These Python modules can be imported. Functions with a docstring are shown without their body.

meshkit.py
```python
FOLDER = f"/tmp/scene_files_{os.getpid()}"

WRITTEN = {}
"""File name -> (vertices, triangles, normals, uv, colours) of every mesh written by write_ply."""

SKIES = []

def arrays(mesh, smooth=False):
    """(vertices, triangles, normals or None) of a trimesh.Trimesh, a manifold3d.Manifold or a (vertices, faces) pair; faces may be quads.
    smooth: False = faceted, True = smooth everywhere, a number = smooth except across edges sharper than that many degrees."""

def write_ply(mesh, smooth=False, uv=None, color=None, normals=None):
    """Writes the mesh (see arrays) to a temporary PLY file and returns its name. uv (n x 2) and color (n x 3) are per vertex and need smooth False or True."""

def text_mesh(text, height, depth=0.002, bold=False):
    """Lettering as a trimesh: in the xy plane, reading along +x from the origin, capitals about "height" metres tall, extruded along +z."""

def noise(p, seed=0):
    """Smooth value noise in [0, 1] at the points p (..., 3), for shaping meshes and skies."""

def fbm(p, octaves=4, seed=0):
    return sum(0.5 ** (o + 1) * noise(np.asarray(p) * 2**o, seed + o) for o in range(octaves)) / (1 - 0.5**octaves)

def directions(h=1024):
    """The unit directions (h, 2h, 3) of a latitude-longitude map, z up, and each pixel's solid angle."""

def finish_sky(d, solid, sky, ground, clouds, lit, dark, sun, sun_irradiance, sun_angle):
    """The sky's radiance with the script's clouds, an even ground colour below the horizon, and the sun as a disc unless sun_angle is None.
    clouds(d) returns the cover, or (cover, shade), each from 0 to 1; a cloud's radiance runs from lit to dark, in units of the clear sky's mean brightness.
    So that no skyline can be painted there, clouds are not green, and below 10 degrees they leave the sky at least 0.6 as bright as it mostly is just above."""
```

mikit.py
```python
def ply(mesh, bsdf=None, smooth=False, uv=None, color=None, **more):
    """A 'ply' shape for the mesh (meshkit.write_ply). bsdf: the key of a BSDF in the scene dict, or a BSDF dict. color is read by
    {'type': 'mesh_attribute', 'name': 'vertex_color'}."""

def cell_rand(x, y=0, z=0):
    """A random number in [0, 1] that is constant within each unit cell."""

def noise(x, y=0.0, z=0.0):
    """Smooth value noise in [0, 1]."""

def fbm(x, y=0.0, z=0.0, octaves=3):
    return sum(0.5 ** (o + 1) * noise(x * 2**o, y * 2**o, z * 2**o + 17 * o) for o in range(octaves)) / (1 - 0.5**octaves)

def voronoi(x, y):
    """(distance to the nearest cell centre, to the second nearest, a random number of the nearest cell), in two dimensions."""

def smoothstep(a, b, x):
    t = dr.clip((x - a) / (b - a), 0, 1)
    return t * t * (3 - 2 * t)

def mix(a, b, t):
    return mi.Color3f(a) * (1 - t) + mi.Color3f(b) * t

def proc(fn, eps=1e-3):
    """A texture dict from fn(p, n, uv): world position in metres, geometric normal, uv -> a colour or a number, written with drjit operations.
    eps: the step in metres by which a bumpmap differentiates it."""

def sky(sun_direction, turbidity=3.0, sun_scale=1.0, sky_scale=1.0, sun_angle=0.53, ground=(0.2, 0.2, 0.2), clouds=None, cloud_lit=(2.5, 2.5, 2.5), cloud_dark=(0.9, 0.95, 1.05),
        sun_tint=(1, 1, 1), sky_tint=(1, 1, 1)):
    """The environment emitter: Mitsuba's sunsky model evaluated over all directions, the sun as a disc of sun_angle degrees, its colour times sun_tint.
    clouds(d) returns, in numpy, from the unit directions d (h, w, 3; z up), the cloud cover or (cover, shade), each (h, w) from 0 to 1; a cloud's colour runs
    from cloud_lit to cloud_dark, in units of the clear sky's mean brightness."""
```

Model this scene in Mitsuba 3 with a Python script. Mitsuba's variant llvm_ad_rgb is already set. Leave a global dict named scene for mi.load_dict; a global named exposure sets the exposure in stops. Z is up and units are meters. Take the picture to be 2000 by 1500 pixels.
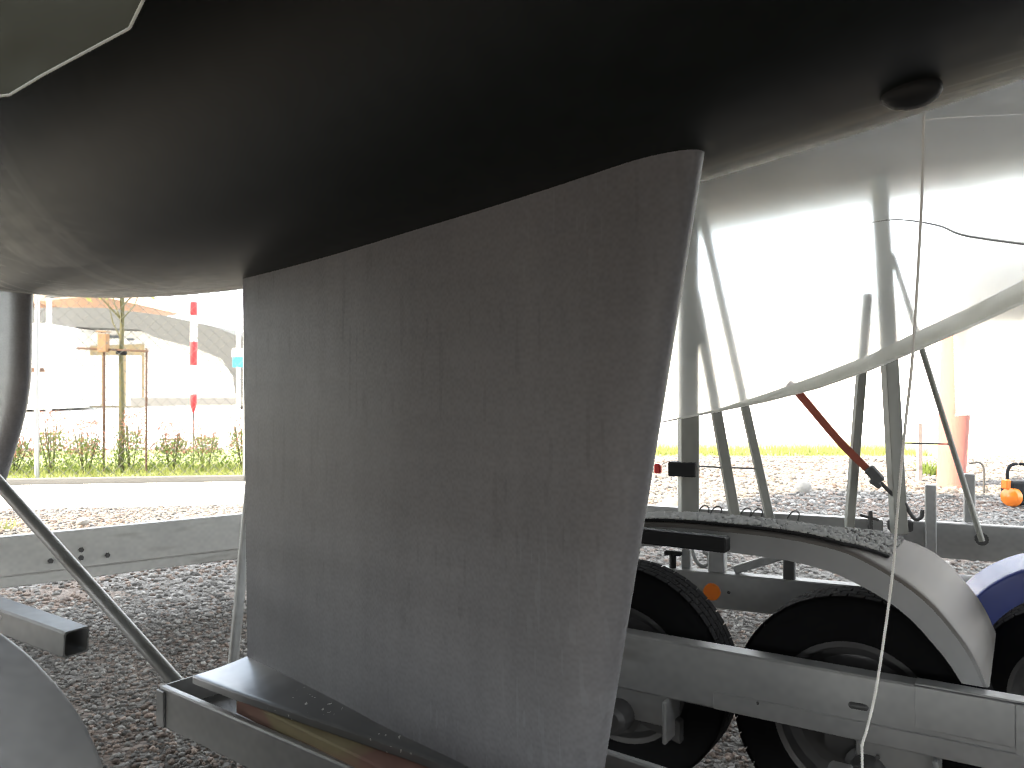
import math, random
import numpy as np, trimesh, mitsuba as mi, mikit, meshkit
from mikit import noise, fbm, voronoi, smoothstep, mix, cell_rand
from meshkit import fbm as nfbm
import drjit as dr

# ------------------------------------------------------------------ camera, sky, exposure
T = mi.ScalarTransform4f
scene, labels = {}, {}
CAM = np.array([0.0, 0.0, 1.2])
F = 1570.0 / 2000.0                      # focal length in units of picture width
scene['camera'] = {'type': 'perspective', 'fov': 2 * math.degrees(math.atan(0.5 / F)), 'fov_axis': 'x',
                   'near_clip': 0.02, 'far_clip': 2000.0,
                   'to_world': T().look_at(origin=CAM.tolist(), target=[0, 1, 1.2 + 10 / 1570.0], up=[0, 0, 1])}
SUN = (-0.75, -0.40, 0.56)


def cloud_cover(d):
    c = nfbm(d * 2.3 + 3.1, 4, 5)
    return np.clip((c - 0.30) * 4.0, 0, 1) * 0.9


scene['sky'] = mikit.sky(SUN, turbidity=3, clouds=cloud_cover, sun_angle=3.0, sun_scale=0.36, ground=(0.2, 0.2, 0.19), sky_tint=(1.1, 1.0, 0.88), cloud_dark=(1.0, .98, .98))
exposure = 5.0


def at(px, py, d):
    """A point seen at a pixel of the 2000 x 1500 photograph, d metres away along the view axis."""
    return np.array([(px - 1000) / 1570 * d, d, 1.2 - (py - 760) / 1570 * d])


# frames: our boat (u forward, n to the far side), our trailer (R), the neighbour's trailer (C)
U = np.array([.752, -.66]) / np.hypot(.752, .66); N = np.array([-U[1], U[0]]); K0 = np.array([-.743, 2.31])
R = np.array([.842, -.539]); RN = np.array([.539, .842])
C = np.array([.914, -.407]); CN = np.array([.407, .914])


def bp(s, w, z):
    p = K0 + s * U + w * N
    return np.array([p[0], p[1], z])


def rp(a, q, z):
    p = a * R + q * RN
    return np.array([p[0], p[1], z])


def cp(a, q, z):
    p = a * C + q * CN
    return np.array([p[0], p[1], z])


# ------------------------------------------------------------------ materials
def rgb(*c):
    return {'type': 'rgb', 'value': list(c)}


def mat(name, color, rough=.5, metallic=0., spec=.5, bump=None, scale=1., **more):
    b = {'type': 'principled', 'base_color': color if isinstance(color, dict) else rgb(*color),
         'roughness': rough, 'metallic': metallic, 'specular': spec, **more}
    if bump is not None:
        b = {'type': 'bumpmap', 'arbitrary': bump, 'scale': scale, 'bsdf': b}
    scene[name] = {'type': 'twosided', 'bsdf': b}


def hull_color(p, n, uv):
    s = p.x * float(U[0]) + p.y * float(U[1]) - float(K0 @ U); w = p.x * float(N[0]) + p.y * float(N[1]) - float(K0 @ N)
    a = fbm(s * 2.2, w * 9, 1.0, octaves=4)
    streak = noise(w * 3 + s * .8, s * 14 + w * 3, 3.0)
    worn_lit = smoothstep(.48, .66, a) * .8 + smoothstep(.6, .8, streak) * .4
    aft = dr.maximum(smoothstep(.25, -.9, s - .5 * w), smoothstep(.0, .16, w))  # aft: worn paint; far side: the lit strip is painted into the colour
    lit_tan = smoothstep(.0, .2, w) * smoothstep(.35, .6, noise(s * 1.7, w * 14, 5.0))  # light grazing the far side, painted as a tan strip
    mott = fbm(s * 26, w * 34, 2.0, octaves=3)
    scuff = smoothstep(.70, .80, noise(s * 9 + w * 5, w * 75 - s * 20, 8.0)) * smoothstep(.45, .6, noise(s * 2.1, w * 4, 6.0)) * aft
    return (.72 + .56 * mott) * mix(mix((.005, .0070, .0064), (.042, .045, .042), aft), (.19, .19, .175), dr.clip(worn_lit, 0, 1) * .75 * aft) + mi.Color3f(.11, .092, .066) * lit_tan + mi.Color3f(.05, .05, .047) * scuff


def keel_color(p, n, uv):
    s = p.x * float(U[0]) + p.y * float(U[1])
    a = noise(s * 7, p.z * 1.1, 4.0)
    b = fbm(s * 30, p.z * 3.0, 9.0, octaves=3)
    c = fbm(s * 4, p.z * 4, 2.0, octaves=4)
    chip = smoothstep(.80, .86, noise(s * 110, p.z * 16, 7.0)) * smoothstep(.52, .66, noise(s * 3.2 + 4, p.z * 2.6, 11.0))
    roll = noise(p.z * 38, s * 2.5, 6.0)
    dark = smoothstep(.74, .90, noise(s * 70, p.z * 12 + 5, 3.0)) * smoothstep(.5, .6, noise(s * 4, p.z * 4 + 9, 1.0))
    base = mix((.110, .112, .121), (.178, .179, .190), dr.clip(.22 * a + .30 * b + .55 * c + .12 * roll, 0, 1))
    grain = noise(p.x * 160 + p.y * 90, p.y * 160 - p.x * 90, p.z * 160)
    base = base * (1 - .09 * dark) * (.90 + .2 * grain)
    return mix(base, (.21, .225, .24), dr.clip(chip * .2, 0, 1))


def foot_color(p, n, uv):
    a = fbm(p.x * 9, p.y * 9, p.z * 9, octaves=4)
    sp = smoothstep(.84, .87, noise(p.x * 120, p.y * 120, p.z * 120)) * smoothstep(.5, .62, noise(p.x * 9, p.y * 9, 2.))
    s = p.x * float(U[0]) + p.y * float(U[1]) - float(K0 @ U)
    bare = smoothstep(.42, .02, s + .22 * a)  # pale metal at the aft end, with its highlight painted into the colour
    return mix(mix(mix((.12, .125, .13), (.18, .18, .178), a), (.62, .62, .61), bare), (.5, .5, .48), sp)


def galv_color(p, n, uv):
    a = fbm(p.x * 6, p.y * 6, p.z * 6, octaves=4)
    b = noise(p.x * 60 + p.y * 9, p.y * 60 - p.x * 11, p.z * 60)
    dirt_shade = smoothstep(.58, .78, fbm(p.x * 3 + 7, p.y * 3, p.z * 11, octaves=4))
    c = mix((.27, .277, .28), (.41, .414, .406), dr.clip(a * .8 + b * .3, 0, 1))
    return mix(c, (.14, .133, .118), dirt_shade * .5)


def post_color(p, n, uv):
    a = fbm(p.x * 12, p.y * 12, p.z * 2, octaves=4)
    return mix((.16, .165, .15), (.27, .27, .24), a)


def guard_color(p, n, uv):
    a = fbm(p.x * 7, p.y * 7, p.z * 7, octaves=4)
    dirt_shade = smoothstep(.05, .3, n.z) * (.70 + .3 * a)  # upward faces browner; shade on the guard top is painted into the colour
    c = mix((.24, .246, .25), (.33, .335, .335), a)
    return mix(c, mix((.075, .066, .058), (.13, .115, .10), a), dr.clip(dirt_shade, 0, 1))


def gravel_color(p, n, uv):
    f1, f2, r = voronoi(p.x * 34, p.y * 34)
    big = fbm(p.x * .8, p.y * .8, 0., octaves=3)
    c = mix((.12, .115, .108), (.28, .273, .262), r)
    c = mix(c, (.25, .19, .155), smoothstep(.62, .7, noise(p.x * 3, p.y * 3, 8.)) * .45)
    return c * (0.55 + .45 * smoothstep(.0, .25, f2 - f1)) * (.8 + .4 * big)


def gravel_bump(p, n, uv):
    f1, f2, r = voronoi(p.x * 34, p.y * 34)
    return (dr.clip(f2 - f1, 0, .4) * .7 + r * .3)


def concrete_color(p, n, uv):
    a = fbm(p.x * .9, p.y * .9, 1., octaves=4)
    b = noise(p.x * 40, p.y * 40, 3.)
    return mix((.42, .41, .39), (.56, .55, .52), dr.clip(a * .8 + b * .2, 0, 1))


def lawn_color(p, n, uv):
    a = fbm(p.x * .7, p.y * .7, 1., octaves=4)
    b = noise(p.x * 30, p.y * 30, 3.)
    return mix((.15, .18, .07), (.25, .27, .13), dr.clip(a * .7 + b * .4, 0, 1))


def wood_color(p, n, uv):
    s = p.x * float(U[0]) + p.y * float(U[1])
    a = fbm(s * 3, p.z * 60, 4.0, octaves=3)
    b = noise(s * 7, p.z * 20, 9.0)
    c = mix((.20, .105, .085), (.36, .22, .17), a)
    return mix(c, (.30, .30, .15), smoothstep(.62, .75, b) * .6)


def wall_color(p, n, uv):
    a = fbm(p.x * .5, p.y * .5, p.z * 1.5, octaves=4)
    return mix((.66, .65, .61), (.80, .79, .75), a)


def sheet_bump(p, n, uv):
    return fbm(p.x * 2.2 + p.z * 1.5, p.y * 2.2, p.z * 4.5, octaves=4)


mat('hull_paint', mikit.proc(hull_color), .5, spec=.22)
mat('keel_paint', mikit.proc(keel_color), .5, spec=.4)
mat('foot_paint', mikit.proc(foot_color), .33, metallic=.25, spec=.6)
mat('galvanised', mikit.proc(galv_color), .45, metallic=.55)
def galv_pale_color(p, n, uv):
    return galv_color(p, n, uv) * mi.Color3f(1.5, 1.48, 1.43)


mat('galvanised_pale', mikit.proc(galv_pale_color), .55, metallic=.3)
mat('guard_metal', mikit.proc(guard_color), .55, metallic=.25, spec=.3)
mat('post_paint', mikit.proc(post_color), .6)
mat('gravel_base', mikit.proc(gravel_color), .95, spec=.2, bump=mikit.proc(gravel_bump, 2e-3), scale=.012)
mat('stone', {'type': 'mesh_attribute', 'name': 'vertex_color'}, .9, spec=.25)
mat('concrete', mikit.proc(concrete_color), .9, spec=.2)
mat('kerb_stone', (.13, .13, .125), .9, spec=.2)
mat('lawn', mikit.proc(lawn_color), .95, spec=.1)
mat('wood', mikit.proc(wood_color), .75, spec=.3)
mat('render_wall', mikit.proc(wall_color), .9, spec=.2)
mat('grit', (.42, .42, .41), .8, spec=.3)
mat('rubber', (.007, .007, .0075), .85, spec=.06)
mat('black_plastic', (.012, .0125, .013), .6, spec=.25)
mat('dark_steel', (.09, .09, .09), .5, metallic=.4)
mat('rim_steel', (.10, .10, .10), .45, metallic=.5)
mat('orange_lens', (.75, .19, .02), .25, spec=.6)
mat('red_lens', (.55, .03, .03), .25, spec=.6)
mat('strap_web', (.30, .085, .06), .8, spec=.2)
mat('blue_plastic', (.02, .04, .22), .35, spec=.5)
mat('white_paint', (.76, .77, .77), .5, spec=.4)
mat('red_paint', (.62, .035, .04), .5, spec=.4)
mat('cyan_paint', (.03, .42, .48), .5, spec=.4)
mat('salmon_paint', (.40, .17, .145), .6, spec=.3)
mat('roof_grey', (.085, .088, .086), .8, spec=.2)
mat('peach_wall', (.38, .26, .19), .9, spec=.2)
mat('brown_wood', (.10, .06, .04), .8, spec=.2)
mat('beige_paint', (.34, .27, .16), .8, spec=.2)
mat('window_glass', (.05, .06, .07), .1, spec=.7)
mat('wire_steel', (.075, .078, .075), .6, metallic=.3)
mat('box_wood', (.22, .125, .06), .8)
mat('bark', (.10, .095, .05), .9, spec=.1)
mat('cord', (.80, .80, .77), .6, spec=.3)
mat('crease_grey', (.34, .34, .32), .6)
mat('rag', (.60, .60, .57), .95, spec=.1)
mat('dark_gelcoat', (.028, .03, .033), .35, spec=.5)
for nm, col in (('leaf_green', (.17, .23, .06)), ('leaf_yellow', (.27, .30, .10)), ('leaf_pink', (.38, .19, .15))):
    scene[nm] = {'type': 'principledthin', 'base_color': rgb(*col), 'roughness': .6, 'diff_trans': .7}
scene['film'] = {'type': 'bumpmap', 'arbitrary': mikit.proc(sheet_bump, 4e-3), 'scale': .02,
                 'bsdf': {'type': 'principledthin', 'base_color': rgb(.76, .775, .765), 'roughness': .34, 'spec_trans': .77, 'eta': 1.25, 'diff_trans': 1.3}}
scene['film_hem'] = {'type': 'principledthin', 'base_color': rgb(.74, .74, .70), 'roughness': .4, 'diff_trans': 1.0}
scene['tarp'] = {'type': 'bumpmap', 'arbitrary': mikit.proc(sheet_bump, 4e-3), 'scale': .03,
                 'bsdf': {'type': 'principledthin', 'base_color': rgb(.085, .088, .072), 'roughness': .35, 'diff_trans': .4}}


# ------------------------------------------------------------------ helpers
def numbered(key):
    if key not in scene and not any(k.startswith(key + '__') for k in scene) and key not in labels:
        return key
    i = 1
    while True:
        k = f'{key}_{i:03d}'
        if k not in scene and not any(x.startswith(k + '__') for x in scene) and k not in labels:
            return k
        i += 1


def obj(name, mesh, m, parent=None, smooth=30, label=None, **more):
    key = numbered(f'{parent}__{name}' if parent else name)
    scene[key] = mikit.ply(mesh, m, smooth=smooth, **more)
    if label:
        labels[key] = {'label': label}
    return key


def thing(name, label, cat, group=None):
    key = numbered(name)
    labels[key] = {'label': label, 'category': cat}
    if group:
        labels[key]['group'] = group
    return key


def single(name, mesh, m, label, cat, group=None, smooth=30, **more):
    key = obj(name, mesh, m, None, smooth, **more)
    labels[key] = {'label': label, 'category': cat}
    if group:
        labels[key]['group'] = group
    return key


def struct(name, mesh, m, smooth=False, kind='structure', label=None, **more):
    key = obj(name, mesh, m, None, smooth, **more)
    labels[key] = {'kind': kind}
    if label:
        labels[key]['label'] = label
    return key


cat = trimesh.util.concatenate


def cbox(ex, ey, ez, c=.003):
    """A box centred on the origin with chamfered edges."""
    h = np.array([ex, ey, ez]) / 2
    c = min(c, h.min() * .6)
    pts = []
    for sx in (-1, 1):
        for sy in (-1, 1):
            for sz in (-1, 1):
                s = np.array([sx, sy, sz])
                for k in range(3):
                    q = h.copy() - c
                    q[k] = h[k]
                    pts.append(q * s)
    return trimesh.convex.convex_hull(np.array(pts))


def frame(x, zhint=(0, 0, 1)):
    x = np.asarray(x, float); x /= np.linalg.norm(x)
    z = np.asarray(zhint, float)
    if abs(x @ z) > .98 * np.linalg.norm(z):
        z = np.array([1., 0, 0]) if abs(x[0]) < .9 else np.array([0, 1., 0])
    z = z - x * (z @ x); z /= np.linalg.norm(z)
    return np.stack([x, np.cross(z, x), z], 1)


def place(m, M, p):
    m = m.copy()
    t = np.eye(4); t[:3, :3] = M; t[:3, 3] = p
    m.apply_transform(t)
    return m


def beam(p0, p1, wid, hei, c=.003, hint=(0, 0, 1)):
    p0, p1 = np.asarray(p0, float), np.asarray(p1, float)
    return place(cbox(np.linalg.norm(p1 - p0), wid, hei, c), frame(p1 - p0, hint), (p0 + p1) / 2)


def tube(pts, r, n=14, closed_ends=True):
    """Round bar through the points."""
    p = np.asarray(pts, float)
    t = np.gradient(p, axis=0); t /= np.linalg.norm(t, axis=1, keepdims=True)
    ref = np.array([.31, .27, .91]) if abs(t[0] @ np.array([.31, .27, .91])) < .9 else np.array([1., 0, 0])
    r = np.broadcast_to(r, (len(p),))
    ang = np.arange(n) * 2 * np.pi / n
    v = []
    for i in range(len(p)):
        a = np.cross(t[i], ref); a /= np.linalg.norm(a); b = np.cross(t[i], a)
        v.append(p[i] + r[i] * (np.cos(ang)[:, None] * a + np.sin(ang)[:, None] * b))
    v = np.vstack(v); f = []
    for i in range(len(p) - 1):
        for j in range(n):
            k = (j + 1) % n
            f += [[i * n + j, i * n + k, (i + 1) * n + k], [i * n + j, (i + 1) * n + k, (i + 1) * n + j]]
    if closed_ends:
        a, b = len(v), len(v) + 1
        v = np.vstack([v, p[:1], p[-1:]])
        for j in range(n):
            k = (j + 1) % n
            f += [[a, k, j], [b, (len(p) - 1) * n + j, (len(p) - 1) * n + k]]
    m = trimesh.Trimesh(v, f, process=False)
    return m


def loft(rows, close_section=True, caps=True):
    """rows: (n, m, 3) stations of a section."""
    rows = np.asarray(rows, float); n, m = rows.shape[:2]
    f = []
    mm = m if close_section else m - 1
    for i in range(n - 1):
        for j in range(mm):
            k = (j + 1) % m
            f += [[i * m + j, (i + 1) * m + j, (i + 1) * m + k], [i * m + j, (i + 1) * m + k, i * m + k]]
    v = rows.reshape(-1, 3)
    if caps and close_section:
        c0, c1 = len(v), len(v) + 1
        v = np.vstack([v, rows[0].mean(0)[None], rows[-1].mean(0)[None]])
        for j in range(m):
            k = (j + 1) % m
            f += [[c0, j, k], [c1, (n - 1) * m + k, (n - 1) * m + j]]
    mesh = trimesh.Trimesh(v, f, process=False)
    return mesh


def fixn(m):
    m = trimesh.Trimesh(m.vertices, m.faces, process=True)
    trimesh.repair.fix_normals(m)
    return m


def square_tube(p0, p1, w, wall=.004, hint=(0, 0, 1)):
    """Hollow square section with its open ends."""
    p0, p1 = np.asarray(p0, float), np.asarray(p1, float)
    L = np.linalg.norm(p1 - p0); h = w / 2; c = .005; i = h - wall
    sec_o = [(-h + c, -h), (h - c, -h), (h, -h + c), (h, h - c), (h - c, h), (-h + c, h), (-h, h - c), (-h, -h + c)]
    sec_i = [(-i + c, -i), (i - c, -i), (i, -i + c), (i, i - c), (i - c, i), (-i + c, i), (-i, i - c), (-i, -i + c)]
    rows = []
    for sec, x in ((sec_i, -L / 2 * .2), (sec_i, L / 2), (sec_o, L / 2), (sec_o, -L / 2), (sec_i, -L / 2), (sec_i, -L / 2 * .19)):
        rows.append([(x, a, b) for a, b in sec])
    return place(loft(rows, True, True), frame(p1 - p0, hint), (p0 + p1) / 2)


def lathe(profile, n=48):
    """(radius, x) profile turned round the x axis."""
    ang = np.arange(n) * 2 * np.pi / n
    rows = [[(x, r * math.cos(a), r * math.sin(a)) for a in ang] for r, x in profile]
    return loft(np.array(rows), True, False)


def curve(pts, n=40):
    """Smooth curve through the points (Catmull-Rom)."""
    p = np.asarray(pts, float)
    p = np.vstack([2 * p[0] - p[1], p, 2 * p[-1] - p[-2]])
    out = []
    k = len(p) - 3
    for t in np.linspace(0, k - 1e-9, n):
        i = int(t); u = t - i
        a, b, c, d = p[i:i + 4]
        out.append(.5 * ((2 * b) + (c - a) * u + (2 * a - 5 * b + 4 * c - d) * u * u + (3 * b - a - 3 * c + d) * u ** 3))
    return np.array(out)


def bolt(p, axis, r=.009, h=.008):
    m = trimesh.creation.cylinder(radius=r, height=h, sections=6)
    z = np.asarray(axis, float) / np.linalg.norm(axis)
    return place(m, frame(z, (0, 0, 1) if abs(z[2]) < .9 else (1, 0, 0))[:, [1, 2, 0]], p)


rng = np.random.default_rng(7)

# ------------------------------------------------------------------ ground
struct('gravel_ground', (np.array([[-900, -900, 0], [900, -900, 0], [900, 1500, 0], [-900, 1500, 0]], float), np.array([[0, 1, 2], [0, 2, 3]])), 'gravel_base')


def sheet_poly(pts, z):
    import shapely
    m = trimesh.creation.extrude_polygon(shapely.Polygon(pts), .02, engine='earcut')
    m.apply_translation([0, 0, z - .02])
    return m


struct('concrete_road', sheet_poly([(-30, 4.2), (-5.1, 8.02), (-2.77, 8.37), (-.6, 8.75), (-.1, 9.4), (-.5, 10.85), (-3.47, 10.42), (-6.38, 9.98), (-30, 6.4)], .006), 'concrete')
struct('grass_verge', sheet_poly([(-30, 6.52), (-6.40, 10.12), (-3.49, 10.56), (-.5, 10.99), (1.5, 14.4), (12, 13.5), (40, 12), (40, 17.5), (4, 18.2), (-2, 16.2), (-30, 13.5)], .009), 'lawn')
struct('concrete_yard', sheet_poly([(-40, 15.5), (-2, 16.4), (4, 18.4), (60, 17.6), (120, 60), (60, 140), (-90, 140), (-90, 25)], .005), 'concrete')
kp = [(-30, 6.46), (-6.39, 10.05), (-3.48, 10.49), (-.5, 10.92)]
kb = []
for (x0, y0), (x1, y1) in zip(kp[:-1], kp[1:]):
    kb.append(beam((x0, y0, .0), (x1, y1, .0), .1, .16, .012))
struct('road_kerb', cat(kb), 'kerb_stone')

# loose gravel: real stones
def stones(n, area, smin, smax, seed, key=None):
    g = np.random.default_rng(seed)
    ico = trimesh.creation.icosahedron()
    v0, f0 = np.array(ico.vertices), np.array(ico.faces)
    x0, y0, x1, y1 = area
    pos = g.uniform((x0, y0), (x1, y1), (n, 2))
    keep = np.ones(n, bool)
    # only where the camera, or one a step aside, can see the ground
    k = pos[:, 0] / pos[:, 1]
    keep &= (np.abs(k) < .75)
    # not on the road
    yr = 8.02 + (pos[:, 0] + 5.1) * .15
    keep &= ~((pos[:, 0] < -.2) & (pos[:, 1] > yr - .05))
    keep &= ~((pos[:, 1] > 14.2 + .0 * pos[:, 0]))
    pos = pos[keep]; n = len(pos)
    sc = g.uniform(0, 1, n) ** 2.2 * (smax - smin) + smin
    ang = g.uniform(0, 2 * np.pi, n); ax = g.uniform(.65, 1.0, (n, 3)); ax[:, 2] *= .7
    jit = g.uniform(.75, 1.2, (n, 12))
    vv = v0[None] * jit[:, :, None] * (ax * sc[:, None])[:, None]
    ca, sa = np.cos(ang)[:, None], np.sin(ang)[:, None]
    x = vv[:, :, 0] * ca - vv[:, :, 1] * sa; y = vv[:, :, 0] * sa + vv[:, :, 1] * ca
    z = vv[:, :, 2] + (sc * .25)[:, None]
    V = np.stack([x + pos[:, :1], y + pos[:, 1:], z], -1).reshape(-1, 3)
    Fc = (f0[None] + (np.arange(n) * 12)[:, None, None]).reshape(-1, 3)
    tone = g.uniform(.09, .30, n)[:, None] * np.array([1, .975, .935])
    red = g.uniform(0, 1, n) < .16
    patch = meshkit.noise(np.c_[pos * 1.1, np.zeros(n)], 3)
    red |= (patch > .66) & (g.uniform(0, 1, n) < .45)
    tone[red] *= np.array([1.05, .88, .80])
    pale = g.uniform(0, 1, n) < .05
    tone[pale] = np.array([.40, .39, .37]) * g.uniform(.8, 1.1, (pale.sum(), 1))
    col = np.repeat(tone, 12, 0)
    return V, Fc, col


parts = [stones(80000, (-3.4, 1.6, 3.2, 4.6), .0045, .017, 1), stones(42000, (-5.6, 4.2, 5.2, 8.8), .006, .026, 2), stones(17000, (-.6, 8.2, 9.5, 14.4), .012, .045, 4)]
off, Vs, Fs, Cs = 0, [], [], []
for v, f, c in parts:
    Vs.append(v); Fs.append(f + off); Cs.append(c); off += len(v)
struct('gravel', (np.vstack(Vs), np.vstack(Fs)), 'stone', False, 'stuff', 'loose grey and reddish gravel covering the boat yard', color=np.vstack(Cs))


def rock(p, sx, sy, sz, seed, label):
    m = trimesh.creation.icosphere(subdivisions=2)
    v = np.array(m.vertices); v *= (.7 + .6 * nfbm(v * 1.6 + seed, 3, seed))[:, None]
    m.vertices = v * np.array([sx, sy, sz]) + np.asarray(p)
    col = np.tile(np.array([.30, .29, .27]), (len(v), 1)) * (.75 + .5 * nfbm(v * 5, 3, seed))[:, None]
    single('rock', (np.array(m.vertices), np.array(m.faces)), 'stone', label, 'rock', smooth=True, color=col)


rock(((1568 - 1000) / 1570 * 9.3, 9.3, .05), .10, .09, .09, 3, 'pale stone lying alone on the gravel in front of the green verge')
rock(((1315 - 1000) / 1570 * 7.6, 7.6, .06), .17, .12, .12, 5, 'large pale stone on the gravel beside the first trailer post')
rock(((168) / 1570 * -8, 7.6, .03), .08, .07, .05, 8, 'flat stone on the gravel behind the keel')
rock(((163 - 1000) / 1570 * 7.0, 7.0, .05),   .05, .05, .035, 9, 'grey stone at the road edge behind the round steel strut')

# ------------------------------------------------------------------ our yacht
boat = thing('sailing_yacht', 'dark keel yacht seen from below, resting on its trailer under a tarpaulin', 'boat')


def zc(s):
    return 1.521 + .011 * s + .035 * s * s


def hull_point(s, q):
    """q from -1 to 1 across the hull, gunwale to gunwale."""
    f = 1.0
    if s > 2.0:
        f = math.sqrt(max(0., 1 - ((s - 2.0) / 2.3) ** 2))
    if s < -1.6:
        f = 1 - .22 * ((-1.6 - s) / 1.2) ** 2
    return bp(s, q * .92 * max(f, .01), zc(s) + 2.4 * (abs(q) * .92 / 1.15) ** 2.83)


ss = np.concatenate([np.linspace(-2.8, 2.0, 70), np.linspace(2.1, 4.29, 24)])
qs = np.linspace(-1, 1, 61)
rows = [[hull_point(s, q) for q in qs] for s in ss]
hm = loft(rows, False, False)
# deck and transom
v = np.array(hm.vertices); nq = len(qs); f = list(map(list, hm.faces)); base = len(v)
mid = np.array([(rows[i][0] + rows[i][-1]) / 2 + [0, 0, .12] for i in range(len(ss))])
v = np.vstack([v, mid])
for i in range(len(ss) - 1):
    a, b = i * nq, (i + 1) * nq
    f += [[a, base + i, base + i + 1], [a, base + i + 1, b], [a + nq - 1, base + i + 1, base + i], [a + nq - 1, b + nq - 1, base + i + 1]]
for j in range(nq - 1):
    f.append([j, j + 1, base])
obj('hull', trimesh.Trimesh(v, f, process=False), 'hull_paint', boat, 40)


def half_thick(x, tmax, tte, rl):
    """Half thickness at the distance x (0 to 1) from the leading edge; rl = length of the rounded nose."""
    if x < rl:
        return tmax * math.sqrt(max(0, 1 - (1 - x / rl) ** 2))
    if x < .45:
        return tmax
    return tmax + (tte - tmax) * ((x - .45) / .55) ** 1.15


def foil(zs, le, te, tmax, tte, rl, nx=44):
    xs = np.concatenate([rl * (1 - np.cos(np.linspace(0, np.pi / 2, 14))), np.linspace(rl, 1, nx - 14)[1:]])
    rows = []
    for z in zs:
        a, b = le(z), te(z)
        sec = []
        for x in xs[::-1]:
            sec.append(bp(a + (b - a) * x, half_thick(x, tmax, tte, rl), z))
        for x in xs[1:]:
            sec.append(bp(a + (b - a) * x, -half_thick(x, tmax, tte, rl), z))
        rows.append(sec)
    return loft(rows, True, True)


def keel_le(z):
    return 1.196 + .225 * np.clip((z - .40) / 1.2, 0, 1.2)


def keel_te(z):
    return -.012 - .03 * np.clip((z - .4) / 1.1, 0, 1.2)


obj('keel', fixn(foil(np.linspace(.405, 1.72, 24), keel_le, keel_te, .060, .010, .09)), 'keel_paint', boat, 40)


# the flared foot under the keel
def foot_half(s):
    return np.interp(s, [0, .17, .45, .78, 1.0, 1.2, 1.26], [.172, .158, .125, .085, .068, .045, .008])


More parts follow.
